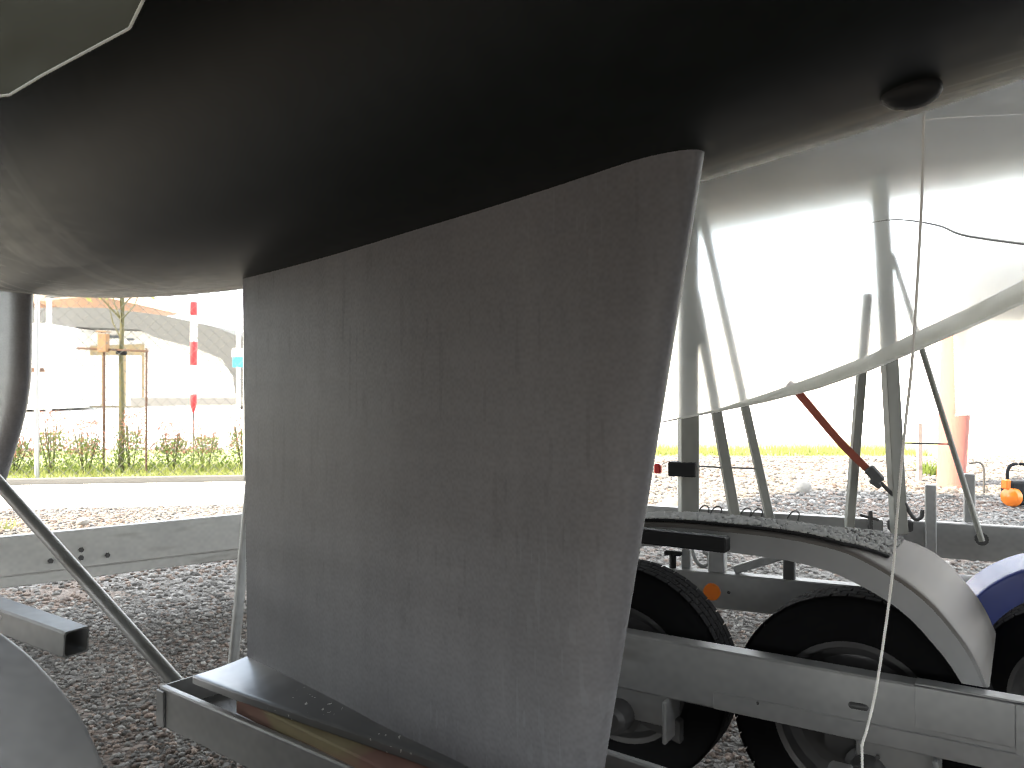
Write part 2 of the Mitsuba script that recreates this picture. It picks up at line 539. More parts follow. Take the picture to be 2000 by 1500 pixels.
frows = []
for s in np.concatenate([np.linspace(-.015, 1.1, 46), np.linspace(1.12, 1.26, 10)]):
    hw = foot_half(s)
    x = np.clip((keel_le(.42) - s) / 1.2, 0, 1)
    t = min(half_thick(x, .060, .010, .09), hw * .8)
    zt = .434 + .035 * np.clip(s / 1.1, 0, 1)
    pts = [(hw, .400), (hw + .001, .404), (hw + .001, .417), (hw - .004, .421)]
    for k in np.linspace(.08, 1, 9):
        w = hw - .004 + (t * .55 - hw + .004) * k
        pts.append((w, .421 + (zt - .421) * (k ** 2.0)))
    sec = [bp(s, a, b) for a, b in pts] + [bp(s, -a, b) for a, b in pts[::-1]]
    frows.append(sec)
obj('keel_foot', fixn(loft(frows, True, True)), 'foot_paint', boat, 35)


def rud_le(z):
    return np.interp(z, [.62, .70, .77, .99, 1.12, 1.25, 1.66, 1.9], [-2.42, -2.30, -2.19, -1.985, -1.89, -1.838, -1.815, -1.81])


def rud_te(z):
    return np.interp(z, [.62, .70, 1.9], [-2.47, -2.52, -2.5])


obj('rudder', fixn(foil(np.linspace(.62, 1.86, 30), rud_le, rud_te, .042, .008, .2)), 'keel_paint', boat, 40)
# transducer dome under the forefoot
def dome(s, q):
    pc = hull_point(s, q); e = 1e-3
    nn = np.cross(hull_point(s + e, q) - pc, hull_point(s, q + e) - pc); nn /= np.linalg.norm(nn)
    if nn[2] > 0:
        nn = -nn
    m = trimesh.creation.icosphere(subdivisions=3); vv = np.array(m.vertices)
    m.vertices = vv * np.array([.043, .036, .024])
    return place(m, frame(np.array([U[0], U[1], 0.02]), -nn), pc + nn * .004)


DOME = (1.74, .05)
obj('transducer_dome', dome(*DOME), 'black_plastic', boat, True)
rc = hull_point(.2, -.15)

# tarpaulin over our yacht, hanging down on the near side
def tarp_sheet(key_frame, s0, s1, hw, zr, zg, hem_near, hem_far, seed, ns=90, out=.03):
    rows = []
    for s in np.linspace(s0, s1, ns):
        sec = []
        hn = hem_near + .02 * math.sin(s * 9 + seed) + .012 * math.sin(s * 23)
        hf = hem_far + .04 * math.sin(s * 5 + seed)
        path = [(-hw - .02, hn), (-hw - .015, hn + .25 * (zg - hn)), (-hw, zg), (-hw * .55, zg + (zr - zg) * .62), (0, zr), (hw * .55, zg + (zr - zg) * .62), (hw, zg), (hw + out, hf)]
        c = curve([(a, b, 0) for a, b in path], 64)
        for i, (w, z, _) in enumerate(c):
            edge = max(0, 1 - i / 20) if i < 32 else max(0, 1 - (63 - i) / 20)
            w += edge * (.028 * math.sin(s * 11 + z * 3 + seed) + .014 * math.sin(s * 27 + z * 9)) * (1 if w > 0 else 1)
            sec.append(key_frame(s, w, z))
        rows.append(sec)
    m = loft(rows, False, False)
    return m, np.array([r[0] for r in rows]), np.array([r[-1] for r in rows])


tk = thing('tarpaulin', 'creased olive grey plastic tarpaulin hanging over the near side of the yacht', 'tarpaulin')
tm, hem_n, hem_f = tarp_sheet(bp, -2.9, 4.3, .965, 5.0, 2.98, 1.495, 2.74, .4, out=1.65)  # unseen high ridge and far-side flare shaped to block sun and sky
obj('sheet', tm, 'tarp', tk, True)
obj('hem', tube(hem_n, .0013, 6), 'film_hem', tk, True)

# ------------------------------------------------------------------ our trailer
tr = thing('boat_trailer', 'galvanised tandem boat trailer carrying the keel yacht', 'trailer')
zt, hh = .491, .162
obj('side_rail', beam(rp(-1.50, 2.145 + .03, zt - hh / 2), rp(1.6, 2.145 + .03, zt - hh / 2), .06, hh, .005), 'galvanised', tr)
# lower band and joint cover standing slightly proud of the rail
obj('lower_flange', beam(rp(-.72, 2.143, zt - hh + .026), rp(1.55, 2.143, zt - hh + .026), .006, .048, .002), 'galvanised', tr)
jp = beam(rp(-.228, 2.1435, zt - .0505), rp(-.024, 2.1435, zt - .0505), .005, .1, .0015)
jp2 = beam(rp(-.0235, 2.1435, zt - .071), rp(1.2, 2.1435, zt - .071), .005, .141, .0015)
jp3 = beam(rp(-.228, 2.168, zt + .003), rp(1.2, 2.168, zt + .003), .046, .005, .0015)
obj('joint_cover', cat([jp, jp2, jp3]), 'galvanised', tr, label='proud cover plate with a visible seam on the rail')
slot = trimesh.creation.capsule(radius=.0085, height=.03, count=[12, 12])
slot = place(slot, frame(np.array([R[0], R[1], 0]))[:, [1, 2, 0]], rp(-.354, 2.146, .414))
obj('slot', slot, 'dark_steel', tr, True)
obj('screw', bolt(rp(-.31, 2.141, .30), [-RN[0], -RN[1], 0], .006, .006), 'dark_steel', tr)
obj('screw', bolt(rp(-.60, 2.141, .372), [-RN[0], -RN[1], 0], .004, .006), 'dark_steel', tr)
obj('cross_beam', beam(rp(1.3, 2.11, .42), rp(1.3, .80, .42), .06, .1, .005), 'galvanised', tr)
obj('side_rail', beam(rp(-2.9, .76, zt - hh / 2), rp(1.6, .76, zt - hh / 2), .06, hh, .005), 'galvanised', tr)


def wheel(parent, fr, a, q, z, r, w, sign):
    """A tyre with its rim; the axis lies across the trailer."""
    x = fr(0, 1, 0) - fr(0, 0, 0)
    M = frame(x * sign)
    h = w / 2
    prof = [(r * .62, -h * .82), (r * .68, -h * .98), (r * .80, -h * 1.02), (r * .90, -h * .96), (r * .965, -h * .80), (r * .992, -h * .62), (r, -h * .3), (r, h * .3), (r * .992, h * .62), (r * .965, h * .80), (r * .90, h * .96), (r * .80, h * 1.02), (r * .68, h * .98), (r * .62, h * .82)]
    ty = lathe(prof, 56)
    tread = []
    for k in range(48):
        an = k * 2 * math.pi / 48
        for row, yy in enumerate((-.56, -.19, .19, .56)):
            b = cbox(w * .17, r * .12, .004, .0015)
            aa = an + (.06 if row % 2 else 0)
            t = np.eye(4); t[:3, :3] = np.array([[1, 0, 0], [0, math.cos(aa), -math.sin(aa)], [0, math.sin(aa), math.cos(aa)]])
            b.apply_translation([yy * h, 0, r * .998]); b.apply_transform(t)
            tread.append(b)
    wk = obj('tyre', place(cat([ty] + tread), M, fr(a, q, z)), 'rubber', parent, 35)
    rim = lathe([(r * .63, -h * .84), (r * .66, -h * .9), (r * .60, -h * .86), (r * .57, -h * .5), (r * .50, -h * .3), (r * .33, -h * .42), (r * .20, -h * .5), (r * .19, -h * .78), (.001, -h * .8)], 40)
    rim2 = lathe([(r * .63, h * .84), (r * .66, h * .9), (r * .60, h * .86), (r * .57, h * .2), (r * .3, h * .1), (.001, h * .1)], 40)
    obj('rim', place(cat([rim, rim2]), M, fr(a, q, z)), 'rim_steel', parent, 35)
    return wk


for a in (-.383, -1.055):
    wheel(tr, rp, a, 2.345, .325, .325, .175, 1)
    obj('axle', beam(rp(a, 2.10, .26), rp(a, .9, .26), .055, .055, .006), 'galvanised', tr)
    obj('axle_bracket', cat([beam(rp(a + .02, 2.165, .285), rp(a + .20, 2.165, .285), .012, .088, .004), beam(rp(a + .20, 2.12, .268), rp(a + .20, 2.23, .268), .012, .12, .004)]), 'galvanised', tr)
    obj('suspension_arm', fixn(loft([[rp(a + x, q, z0), rp(a + x, q + .03, z0), rp(a + x, q + .03, z1), rp(a + x, q, z1)] for x, q, z0, z1 in ((-.06, 2.19, .27, .38), (.03, 2.19, .24, .36), (.14, 2.19, .21, .29), (.22, 2.19, .19, .25))])), 'dark_steel', tr)
    hub = lathe([(.0, -.045), (.03, -.045), (.042, -.03), (.045, .03), (.06, .04)], 24)
    obj('hub', place(hub, frame(rp(0, 1, 0)), rp(a + .05, 2.13, .25)), 'dark_steel', tr)
for a in (-1.46, -2.13):
    wheel(tr, rp, a, .55, .325, .325, .175, -1)


def fender(parent, top, bot, q0, q1_, fr, m='galvanised', name='fender', lab=None):
    """Mudguard: the curved top from q0 to q1, and a lip down the side at q0."""
    T0 = curve([(a, z, 0) for a, z in top], 70)[:, :2]
    B0 = curve([(a, z, 0) for a, z in bot], 70)[:, :2]
    q1f = q1_ if callable(q1_) else (lambda a: q1_)
    rows = []
    for (a, z), (b, y) in zip(T0, B0):
        q1 = q1f(a); sgn = 1 if q1 > q0 else -1
        dd = np.array([b - a, y - z]); L = np.linalg.norm(dd); dd /= L
        P = lambda k, q: fr(a + dd[0] * k, q, z + dd[1] * k)
        t = .004
        rows.append([P(L, q0), P(.012, q0), P(.0035, q0 + sgn * .0035), P(0, q0 + sgn * .012), P(0, q1 - sgn * .004), P(.004, q1), P(.02, q1), P(.02, q1 - sgn * t), P(t, q1 - sgn * t), P(t, q0 + sgn * .012), P(.012, q0 + sgn * t), P(L, q0 + sgn * t)])
    return obj(name, fixn(loft(rows, True, True)), m, parent, 40, lab)


rt = [(-.719, .815), (-.60, .814), (-.50, .808), (-.42, .797), (-.357, .779), (-.262, .731), (-.194, .681), (-.138, .616), (-.103, .562), (-.076, .497)]
rb = [(-.719, .748), (-.62, .747), (-.53, .743), (-.45, .731), (-.395, .716), (-.309, .678), (-.244, .634), (-.19, .577), (-.16, .54), (-.133, .497)]
mir = lambda P: [(-1.438 - a, z) for a, z in P[:0:-1]] + P
def guard_edge(a):
    """Outer edge of the mudguard: narrow over the wheels, flared at the front."""
    t = np.clip((a + .50) / .28, 0, 1)
    return 2.385 + .32 * t * t * (3 - 2 * t)


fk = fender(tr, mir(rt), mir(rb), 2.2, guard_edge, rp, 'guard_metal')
# gritty step mat on the top of the mudguard
mrows = []
Tm = curve([(a, z, 0) for a, z in mir(rt)], 300)[:, :2]
sel = Tm[(Tm[:, 0] > -1.0) & (Tm[:, 0] < -.30)]
for i, (a, z) in enumerate(sel):
    q0, q1 = 2.215, guard_edge(a) - .02
    if a > -.40:
        q0 = 2.215 + (a + .40) / .10 * .10
    mrows.append([rp(a, q0, z + .003), rp(a, q0, z + .010), rp(a, q1, z + .010), rp(a, q1, z + .003)])
mk = obj('step_mat', fixn(loft(mrows, True, True)), 'black_plastic', tr, 30, 'dark step mat with grey grit studs on the mudguard')
studs = []
ico = trimesh.creation.icosahedron()
for _ in range(3600):
    a = rng.uniform(-1.0, -.305); q = rng.uniform(2.22, 2.53)
    if a > -.40 and q < 2.225 + (a + .40) / .10 * .10 or q > guard_edge(a) - .025:
        continue
    z = np.interp(a, sel[:, 0], sel[:, 1])
    s = ico.copy(); s.apply_scale([.006 * rng.uniform(.5, 1.3), .006 * rng.uniform(.5, 1.2), .004]); s.apply_translation(rp(a, q, z + .011))
    studs.append(s)
scene_key = obj('grit', cat(studs), 'grit', mk, False)
labels[scene_key] = {'kind': 'stuff', 'label': 'grey grit studs of the step mat'}
# near mudguard at the lower left
lt = [(-2.72, .50), (-2.68, .60), (-2.58, .70), (-2.42, .775), (-2.2, .81), (-1.85, .815), (-1.68, .798), (-1.553, .772), (-1.452, .75), (-1.379, .725), (-1.331, .705), (-1.287, .68), (-1.247, .649), (-1.212, .606), (-1.185, .54), (-1.175, .49)]
lb = [(a + (-.05 if a > -1.6 else .05 if a < -2.3 else 0), z - .055) for a, z in lt]
fender(tr, lt, lb, .72, .42, rp)

# keel trough with its end wall
D2 = np.array([.791, -.611]); DN = np.array([.611, .791])
O = at(314, 1339, 2.25)


def tp(a, q, z):
    return np.array([O[0] + a * D2[0] + q * DN[0], O[1] + a * D2[1] + q * DN[1], z])


zT = O[2]
kt = obj('keel_trough', cat([beam(tp(-.004, .011, zT - .055), tp(1.7, .011, zT - .055), .022, .11, .004), beam(tp(-.004, .42, zT - .055), tp(1.7, .42, zT - .055), .022, .11, .004),
                             beam(tp(-.010, .024, zT - .0555), tp(-.010, .407, zT - .0555), .008, .104, .002)]), 'galvanised', tr)
obj('floor_plate', beam(tp(.01, .215, zT - .075), tp(1.7, .215, zT - .075), .38, .012, .003), 'dark_steel', kt)
obj('end_cap', beam(tp(-.0085, -.004, zT - .058), tp(.03, -.004, zT - .058), .006, .100, .002), 'galvanised', kt)
obj('cross_beam', beam(tp(.85, -.3, zT - .15), tp(.85, 1.15, zT - .15), .08, .08, .005), 'galvanised', tr)
# struts
obj('round_strut', cat([tube([at(352, 1338, 2.40), at(0, 945, 2.72), at(-230, 688, 2.93)], .0205, 20)]), 'galvanised', tr, True, 'bright round tube leaning up to the left')
obj('hull_pad', beam(at(-272, 682, 2.96), at(-188, 686, 2.9), .12, .03, .008), 'black_plastic', tr)
obj('round_strut', tube([at(456, 1300, 2.66), at(483, 1010, 2.74), at(506, 780, 2.80), at(524, 585, 2.86)], .0175, 18), 'galvanised', tr, True, 'thin round tube standing behind the keel')
obj('square_tube', square_tube(at(-260, 1105, 2.38), at(151, 1253, 1.88), .062), 'galvanised', tr, 25, 'open ended square steel tube')
obj('tube_stand', beam(at(-255, 1120, 2.37) - [0, 0, .02], at(-255, 1120, 2.37) * [1, 1, 0] + [0, 0, .1], .05, .05, .004, (1, 0, 0)), 'galvanised', tr)
obj('guide_bar', beam(rp(-1.5, 2.10, .792), rp(-.666, 2.10, .789), .042, .040, .004), 'black_plastic', tr, 30, 'black square bar in front of the mudguard')
obj('guide_bar_post', beam(rp(-1.25, 2.13, .48), rp(-1.25, 2.13, .77), .04, .03, .004, (1, 0, 0)), 'galvanised', tr)

# the timber under the keel
single('timber_plank', cat([beam(bp(.16, .005, .3775), bp(1.35, .005, .3775), .30, .042, .004)]), 'wood', 'reddish timber plank lying in the keel trough under the keel', 'plank')
# rag
rm = trimesh.creation.icosphere(subdivisions=4); v = np.array(rm.vertices)
v = v * (1 + .55 * (nfbm(v * 2.2, 4, 3) - .5))[:, None] * np.array([.055, .035, .018])
rm.vertices = v + rp(-1.545, .66, .80)
single('rag', rm, 'rag', 'crumpled whitish rag lying on the near mudguard', 'rag', smooth=True)
# hanging cord
c0 = at(1806, 226, 1.32)
cord_pts = [at(1806, 222, 1.32), at(1801, 400, 1.33), at(1783, 690, 1.35), at(1768, 830, 1.37), at(1752, 1000, 1.38), at(1741, 1130, 1.39), at(1712, 1330, 1.41), at(1692, 1420, 1.42), at(1682, 1455, 1.42), at(1682, 1510, 1.43), at(1684, 2020, 1.47)]
cc = curve(cord_pts, 60); cc[-1][2] = .01
single('cord', tube(cc, .0023, 8), 'cord', 'thin white cord hanging from the hull to the ground in front of the trailer rail', 'cord', smooth=True)
single('cord', tube(curve([at(1806, 234, 1.32), at(1850, 229, 1.45), at(2000, 222, 1.9), at(2200, 214, 2.4)], 20), .0009, 6), 'cord', 'faint thin line running sideways from the top of the hanging cord', 'cord', smooth=True)

# ------------------------------------------------------------------ far left trailer rail
t2 = thing('boat_trailer', 'galvanised trailer frame beam crossing the gravel behind the round strut', 'trailer')
b0, b1 = at(-420, 1084, 3.42), at(640, 995, 4.75)
b0[2], b1[2] = .485, .515
dirb = (b1 - b0) / np.linalg.norm(b1 - b0); nb = np.array([dirb[1], -dirb[0], 0])
obj('side_rail', beam(b0 - [0, 0, .095], b1 - [0, 0, .095], .06, .19, .006), 'galvanised_pale', t2)
obj('lower_plate', beam(b0 - [0, 0, .222] - nb * .02, b0 + dirb * 2.36 - [0, 0, .222] - nb * .02, .04, .056, .004), 'galvanised_pale', t2)
for px in (155, 205, 97):
    d = np.interp(px, [0, 475], [3.91, 4.55])
    pp = at(px, 1083, d); pp[2] = .37
    tpar = (pp - b0) @ dirb
    q = b0 + dirb * tpar + nb * .034; q[2] = .36
    obj('bolt', bolt(q, nb, .013, .012), 'dark_steel', t2)
    if px == 155:
        q2 = q.copy(); q2[2] = .40
        obj('bolt', bolt(q2, nb, .013, .012), 'dark_steel', t2)
obj('leg', beam(b0 + dirb * .3 - [0, 0, .20], b0 * [1, 1, 0] + dirb * [1, 1, 0] * .3 + [0, 0, .0], .06, .06, .004, (1, 0, 0)), 'galvanised_pale', t2)
obj('leg', beam(b1 - dirb * .1 - [0, 0, .19], b1 * [1, 1, 0] - dirb * [1, 1, 0] * .1 + [0, 0, .0], .06, .06, .004, (1, 0, 0)), 'galvanised_pale', t2)

# ------------------------------------------------------------------ neighbour's trailer
t3 = thing('boat_trailer', 'galvanised boat trailer with upright hull posts standing beyond the mudguard', 'trailer')
obj('near_rail', beam(cp(-1.6, 3.05, .455), cp(1.6, 3.05, .455), .06, .13, .005), 'galvanised', t3)
rf = trimesh.creation.cylinder(radius=.031, height=.010, sections=32)
obj('reflector', place(rf, frame(np.array([-CN[0], -CN[1], 0]))[:, [1, 2, 0]], cp(-.535, 3.016, .451)), 'orange_lens', t3, 30, 'round orange reflector')
obj('bolt', bolt(cp(-.475, 3.018, .455), [-CN[0], -CN[1], 0], .006, .008), 'dark_steel', t3)
obj('far_rail', beam(cp(-2.2, 4.63, .47), cp(.06, 4.63, .47), .06, .10, .004), 'galvanised', t3)
obj('far_rail', beam(cp(.1, 4.66, .43), cp(2.6, 4.66, .43), .06, .18, .005), 'galvanised', t3)
obj('cross_beam', beam(cp(-1.2, 3.085, .44), cp(-1.2, 4.59, .44), .06, .08, .004), 'galvanised', t3)
obj('cross_beam', beam(cp(.9, 3.085, .44), cp(.9, 4.62, .44), .06, .08, .004), 'galvanised', t3)
g = 'upright posts of the neighbouring trailer'
ptop = 2.32
obj('hull_post', square_tube(cp(-.939, 4.56, .44), cp(-.939, 4.56, 2.42), .10), 'post_paint', t3, 25, 'thick upright post')


def lean(p0, p1, z1):
    p0, p1 = np.array(p0), np.array(p1)
    return p0 + (p1 - p0) * (z1 - p0[2]) / (p1[2] - p0[2])


for (a0, z0), (a1, z1), w, zt1 in (((-.675, .45), (-.787, 1.085), .052, 1.75), ((-.489, .455), (-.631, 1.109), .042, 2.36), ((-.104, .445), (-.04, 1.289), .042, 1.70), ((.135, .46), (.092, 1.346), .066, 2.3)):
    p0, p1 = cp(a0, 4.56, z0), cp(a1, 4.57, z1)
    obj('hull_post', beam(p0, lean(p0, p1, zt1), w, w, .004, (1, 0, 0)), 'post_paint', t3)
p0, p1 = cp(.502, 4.56, .45), cp(.241, 4.57, 1.404)
obj('thin_brace', tube([p0, lean(p0, p1, 1.9)], .014, 10), 'post_paint', t3, True)
obj('stub_post', beam(cp(.278, 4.57, .34), cp(.278, 4.57, .718), .066, .05, .004, (C[0], C[1], 0)), 'galvanised', t3)
obj('stub_post', beam(cp(.464, 4.72, .52), cp(.464, 4.72, .766), .05, .05, .004, (C[0], C[1], 0)), 'galvanised', t3)
obj('tie_rod', tube([cp(-.89, 4.56, .765), cp(-.565, 4.56, .765)], .005, 8), 'galvanised', t3, True)
obj('tie_rod', tube([cp(.12, 4.56, .925), cp(.375, 4.56, .925)], .004, 8), 'galvanised', t3, True)
obj('clamp_block', cat([beam(cp(-1.04, 4.55, .75), cp(-.885, 4.55, .75), .12, .08, .006)]), 'black_plastic', t3, 30, 'black clamp block on the thick post')
obj('clamp_knob', cat([beam(cp(-1.13, 4.55, .745), cp(-1.09, 4.55, .745), .05, .055, .008)]), 'red_lens', t3, 30, 'small red end of the clamp')
# bits tied on the far rail
for a in (-.86, -.79, -.63, -.57, -.38):
    h = curve([cp(a - .03, 4.58, .50), cp(a - .012, 4.57, .53), cp(a + .01, 4.575, .545), cp(a + .03, 4.59, .53), cp(a + .022, 4.585, .49)], 12)
    obj('tie', tube(h, .004, 6), 'dark_steel', t3, True)
obj('bracket', cat([beam(cp(.0, 4.56, .47), cp(.0, 4.56, .57), .02, .02, .003, (1, 0, 0)), beam(cp(-.05, 4.56, .545), cp(.04, 4.56, .525), .012, .014, .003)]), 'dark_steel', t3)
obj('foot_plate', beam(cp(-.14, 4.56, .44), cp(-.03, 4.56, .44), .06, .012, .003), 'dark_steel', t3)
obj('foot_plate', beam(cp(.08, 4.60, .50), cp(.20, 4.60, .50), .05, .06, .01), 'dark_steel', t3)
obj('brace_shoe', fixn(place(trimesh.creation.cylinder(radius=.03, height=.03, sections=20), frame(np.array([-CN[0], -CN[1], 0]))[:, [1, 2, 0]], cp(.505, 4.60, .455))), 'dark_steel', t3)
# things on the near rail
obj('wing_nut', cat([beam(cp(-.72, 3.05, .575), cp(-.655, 3.05, .575), .02, .018, .004), tube([cp(-.688, 3.05, .52), cp(-.688, 3.05, .57)], .013, 10)]), 'black_plastic', t3, 30, 'black wing nut on the near rail')
obj('bracket', cat([beam(cp(-.522, 3.06, .52), cp(-.522, 3.06, .60), .07, .06, .004, (C[0], C[1], 0)), beam(cp(-.64, 3.08, .52), cp(-.64, 3.08, .595), .05, .035, .004, (C[0], C[1], 0))]), 'galvanised', t3)
hk = curve([cp(-.615, 3.05, .60), cp(-.60, 3.05, .555), cp(-.575, 3.05, .535), cp(-.553, 3.05, .55), cp(-.556, 3.05, .58), cp(-.575, 3.05, .592)], 20)
obj('shackle', tube(hk, .0075, 10), 'galvanised', t3, True)
obj('brace', beam(cp(-.46, 3.06, .53), cp(-.25, 3.06, .615), .03, .03, .004), 'galvanised', t3)
obj('stay', beam(cp(-.266, 3.05, .515), cp(-.266, 3.05, .62), .05, .04, .004, (C[0], C[1], 0)), 'dark_steel', t3)
# blue mudguard and its wheel
bc, bz, br = .555, .345, .352
bt = [(bc + br * math.cos(t), bz + br * math.sin(t)) for t in np.radians(np.linspace(180, 0, 25))]
bb = [(bc + (br - .085) * math.cos(t), bz + (br - .085) * math.sin(t)) for t in np.radians(np.linspace(180, 0, 25))]
fender(t3, bt, bb, 2.78, 3.0, cp, 'blue_plastic', 'fender', 'blue plastic mudguard')
wheel(t3, cp, bc, 2.895, .28, .28, .15, 1)
obj('cross_tube', tube([cp(.02, 3.3, .50), cp(1.3, 3.3, .52)], .03, 16), 'white_paint', t3, True, 'pale round tube behind the blue mudguard')

# red strap with ratchet and chain
st = thing('lashing_strap', 'reddish brown webbing strap with a ratchet running down from the wrapped boat to the trailer', 'strap')
sp = curve([cp(-.40, 4.50, 1.235), cp(-.352, 4.52, 1.186), cp(-.147, 4.53, .929), cp(.002, 4.53, .772), cp(.03, 4.53, .735)], 24)
rows = []
for i in range(len(sp)):
    w = np.interp(i, [0, 14, 23], [.022, .020, .011])
    t = sp[min(i + 1, len(sp) - 1)] - sp[max(i - 1, 0)]; t /= np.linalg.norm(t)
    sd = np.cross(t, np.array([CN[0], CN[1], 0])); sd /= np.linalg.norm(sd); nn = np.cross(sd, t)
    rows.append([sp[i] + sd * w + nn * .0015, sp[i] - sd * w + nn * .0015, sp[i] - sd * w - nn * .0015, sp[i] + sd * w - nn * .0015])
obj('webbing', fixn(loft(rows, True, True)), 'strap_web', st, 30)
obj('ratchet', cat([beam(cp(-.01, 4.53, .795), cp(.05, 4.53, .725), .05, .055, .008), beam(cp(.0, 4.52, .735), cp(.05, 4.52, .70), .03, .03, .006)]), 'dark_steel', st, 30)
hook = curve([cp(.05, 4.53, .72), cp(.11, 4.54, .655), cp(.16, 4.55, .62), cp(.185, 4.55, .57), cp(.21, 4.55, .54), cp(.235, 4.55, .555), cp(.24, 4.55, .59)], 26)
obj('hook', tube(hook, .010, 8), 'dark_steel', st, True)

# ------------------------------------------------------------------ neighbour's boat and its plastic wrap
nbk = thing('motor_boat', 'dark boat hull seen dimly through the white plastic wrap', 'boat')


def nh(a, q):
    f = 1.0 if a < 1.8 else math.sqrt(max(.0, 1 - ((a - 1.8) / 2.4) ** 2))
    zk = 2.40 + .11 * a
    return cp(a, 5.55 + q * 1.05 * max(f, .02), zk + .16 * q * q + .9 * abs(q) ** 5)


ss2 = np.concatenate([np.linspace(-3.4, 1.8, 30), np.linspace(1.95, 4.18, 16)])
q2 = np.linspace(-1, 1, 41)
rows = [[nh(a, q) for q in q2] for a in ss2]
m = loft(rows, False, False); v = np.array(m.vertices); f = list(map(list, m.faces)); base = len(v); nq = len(q2)
mid = np.array([(r[0] + r[-1]) / 2 + [0, 0, .1] for r in rows]); v = np.vstack([v, mid])
for i in range(len(rows) - 1):
    a, b = i * nq, (i + 1) * nq
    f += [[a, base + i, base + i + 1], [a, base + i + 1, b], [a + nq - 1, base + i + 1, base + i], [a + nq - 1, b + nq - 1, base + i + 1]]
for j in range(nq - 1):
    f.append([j, j + 1, base])
obj('hull', trimesh.Trimesh(v, f, process=False), 'dark_gelcoat', nbk, 40)

wr = thing('plastic_wrap', 'large white translucent plastic sheet wrapped over the neighbouring boat with a rolled lower hem', 'plastic sheet')
HA = [-3.2, -2.0, -1.5, -1.059, -.753, -.489, -.237, .002, .23, .449, .657, 1.0, 1.6, 2.4]
HZ = [.98, .96, .985, 1.012, 1.075, 1.133, 1.203, 1.292, 1.395, 1.497, 1.60, 1.74, 1.9, 2.0]
HT = [.002, .002, .004, .006, .016, .045, .07, .08, .096, .10, .11, .11, .1, .1]
aa = np.linspace(-3.2, 2.4, 120)
rows = []
for a in aa:
    z0 = np.interp(a, HA, HZ)
    sec = []
    for k, tt in enumerate(np.linspace(0, 1, 46)):
        path_q = np.interp(tt, [0, .1, .45, .6, .8, 1.0], [4.40, 4.41, 4.40, 4.47, 5.1, 5.75])
        path_z = np.interp(tt, [0, .45, .6, .8, 1.0], [z0, 2.35, 3.1, 3.55, 3.75])
        pull = math.exp(-((a - 1.3) / 1.0) ** 2)
        q = path_q + .03 * math.sin(a * 3.1 + tt * 2) * (1 - tt) + .012 * math.sin(a * 14 + tt * 9) * (1 - tt)
        q -= .05 * pull * math.exp(-((path_z - (1.95 - .30 * (a - .2))) / .05) ** 2)
        sec.append(cp(a, q, path_z))
    for tt in np.linspace(0, 1, 14)[1:]:
        sec.append(cp(a, 5.75 + tt * 1.0, 3.75 - 1.2 * tt ** 1.5))
    rows.append(sec)
obj('sheet', loft(rows, False, False), 'film', wr, True)
rows = []
for a in aa:
    z0 = np.interp(a, HA, HZ); h = np.interp(a, HA, HT)
    q0 = 4.385 + .03 * math.sin(a * 3.1)
    wv = .012 * math.sin(a * 17) + .008 * math.sin(a * 31)
    rows.append([cp(a, q0, z0), cp(a, q0 - .012 + wv * .5, z0 + h * .25), cp(a, q0 - .018 + wv, z0 + h * .6), cp(a, q0 - .006, z0 + h), cp(a, q0 + .002, z0 + h), cp(a, q0 + .004, z0 + h * .5)])
obj('hem', fixn(loft(rows, True, True)), 'film_hem', wr, True, 'rolled lower hem of the plastic sheet')

cr = curve([cp(-.05, 4.41, 2.03), cp(.12, 4.38, 2.035), cp(.3, 4.37, 1.99), cp(.45, 4.36, 1.92), cp(.9, 4.34, 1.83), cp(1.6, 4.33, 1.78)], 40)  # crease in the sheet drawn as an added grey tube
obj('seam', tube(cr, np.linspace(.002, .008, 40), 6), 'crease_grey', wr, True, 'thin dark tube added to draw a crease across the sheet')
# second wrapped boat behind, at the right edge
w2 = thing('plastic_wrap', 'second white plastic sheet hanging further back at the right edge behind the salmon post', 'plastic sheet')
rows = []
for x in np.linspace(0, 1, 60):
    p = np.array([4.55 + 5 * x, 8.25 - .9 * x])
    sec = []
    z0 = .93 + .10 * x + .02 * math.sin(x * 14)
    for tt in np.linspace(0, 1, 30):
        off = np.interp(tt, [0, .6, 1], [0, .05, 1.1]) + .05 * math.sin(x * 22 + tt * 4) * (1 - tt)
        z = np.interp(tt, [0, .6, 1], [z0, 2.6, 3.4])
        sec.append(np.array([p[0] + off * .2, p[1] + off, z]))
    rows.append(sec)
obj('sheet', loft(rows, False, False), 'film', w2, True)
obj('hem', tube(np.array([r[0] for r in rows]), .012, 6), 'film_hem', w2, True)
h2 = thing('motor_boat', 'boat hull hidden under the second plastic sheet at the right edge', 'boat')
m = cbox(5, 1.7, .9, .3); m.apply_translation([0, 0, 0])
vv = np.array(m.subdivide().subdivide().vertices)
m = m.subdivide().subdivide(); v = np.array(m.vertices)
v[:, 1] *= .55 + .45 * np.clip((v[:, 2] + .45) / .9, 0, 1); m.vertices = v
obj('hull', place(m, frame(np.array([5, -.9, 0.])), np.array([7.4, 8.95, 2.4])), 'dark_gelcoat', h2, 30)
for sx in (6.7, 9.0):
    obj('support', beam((sx, 8.95 - .18 * (sx - 7.4), 0), (sx, 8.95 - .18 * (sx - 7.4), 2.0), .1, .1, .005, (1, 0, 0)), 'post_paint', h2)

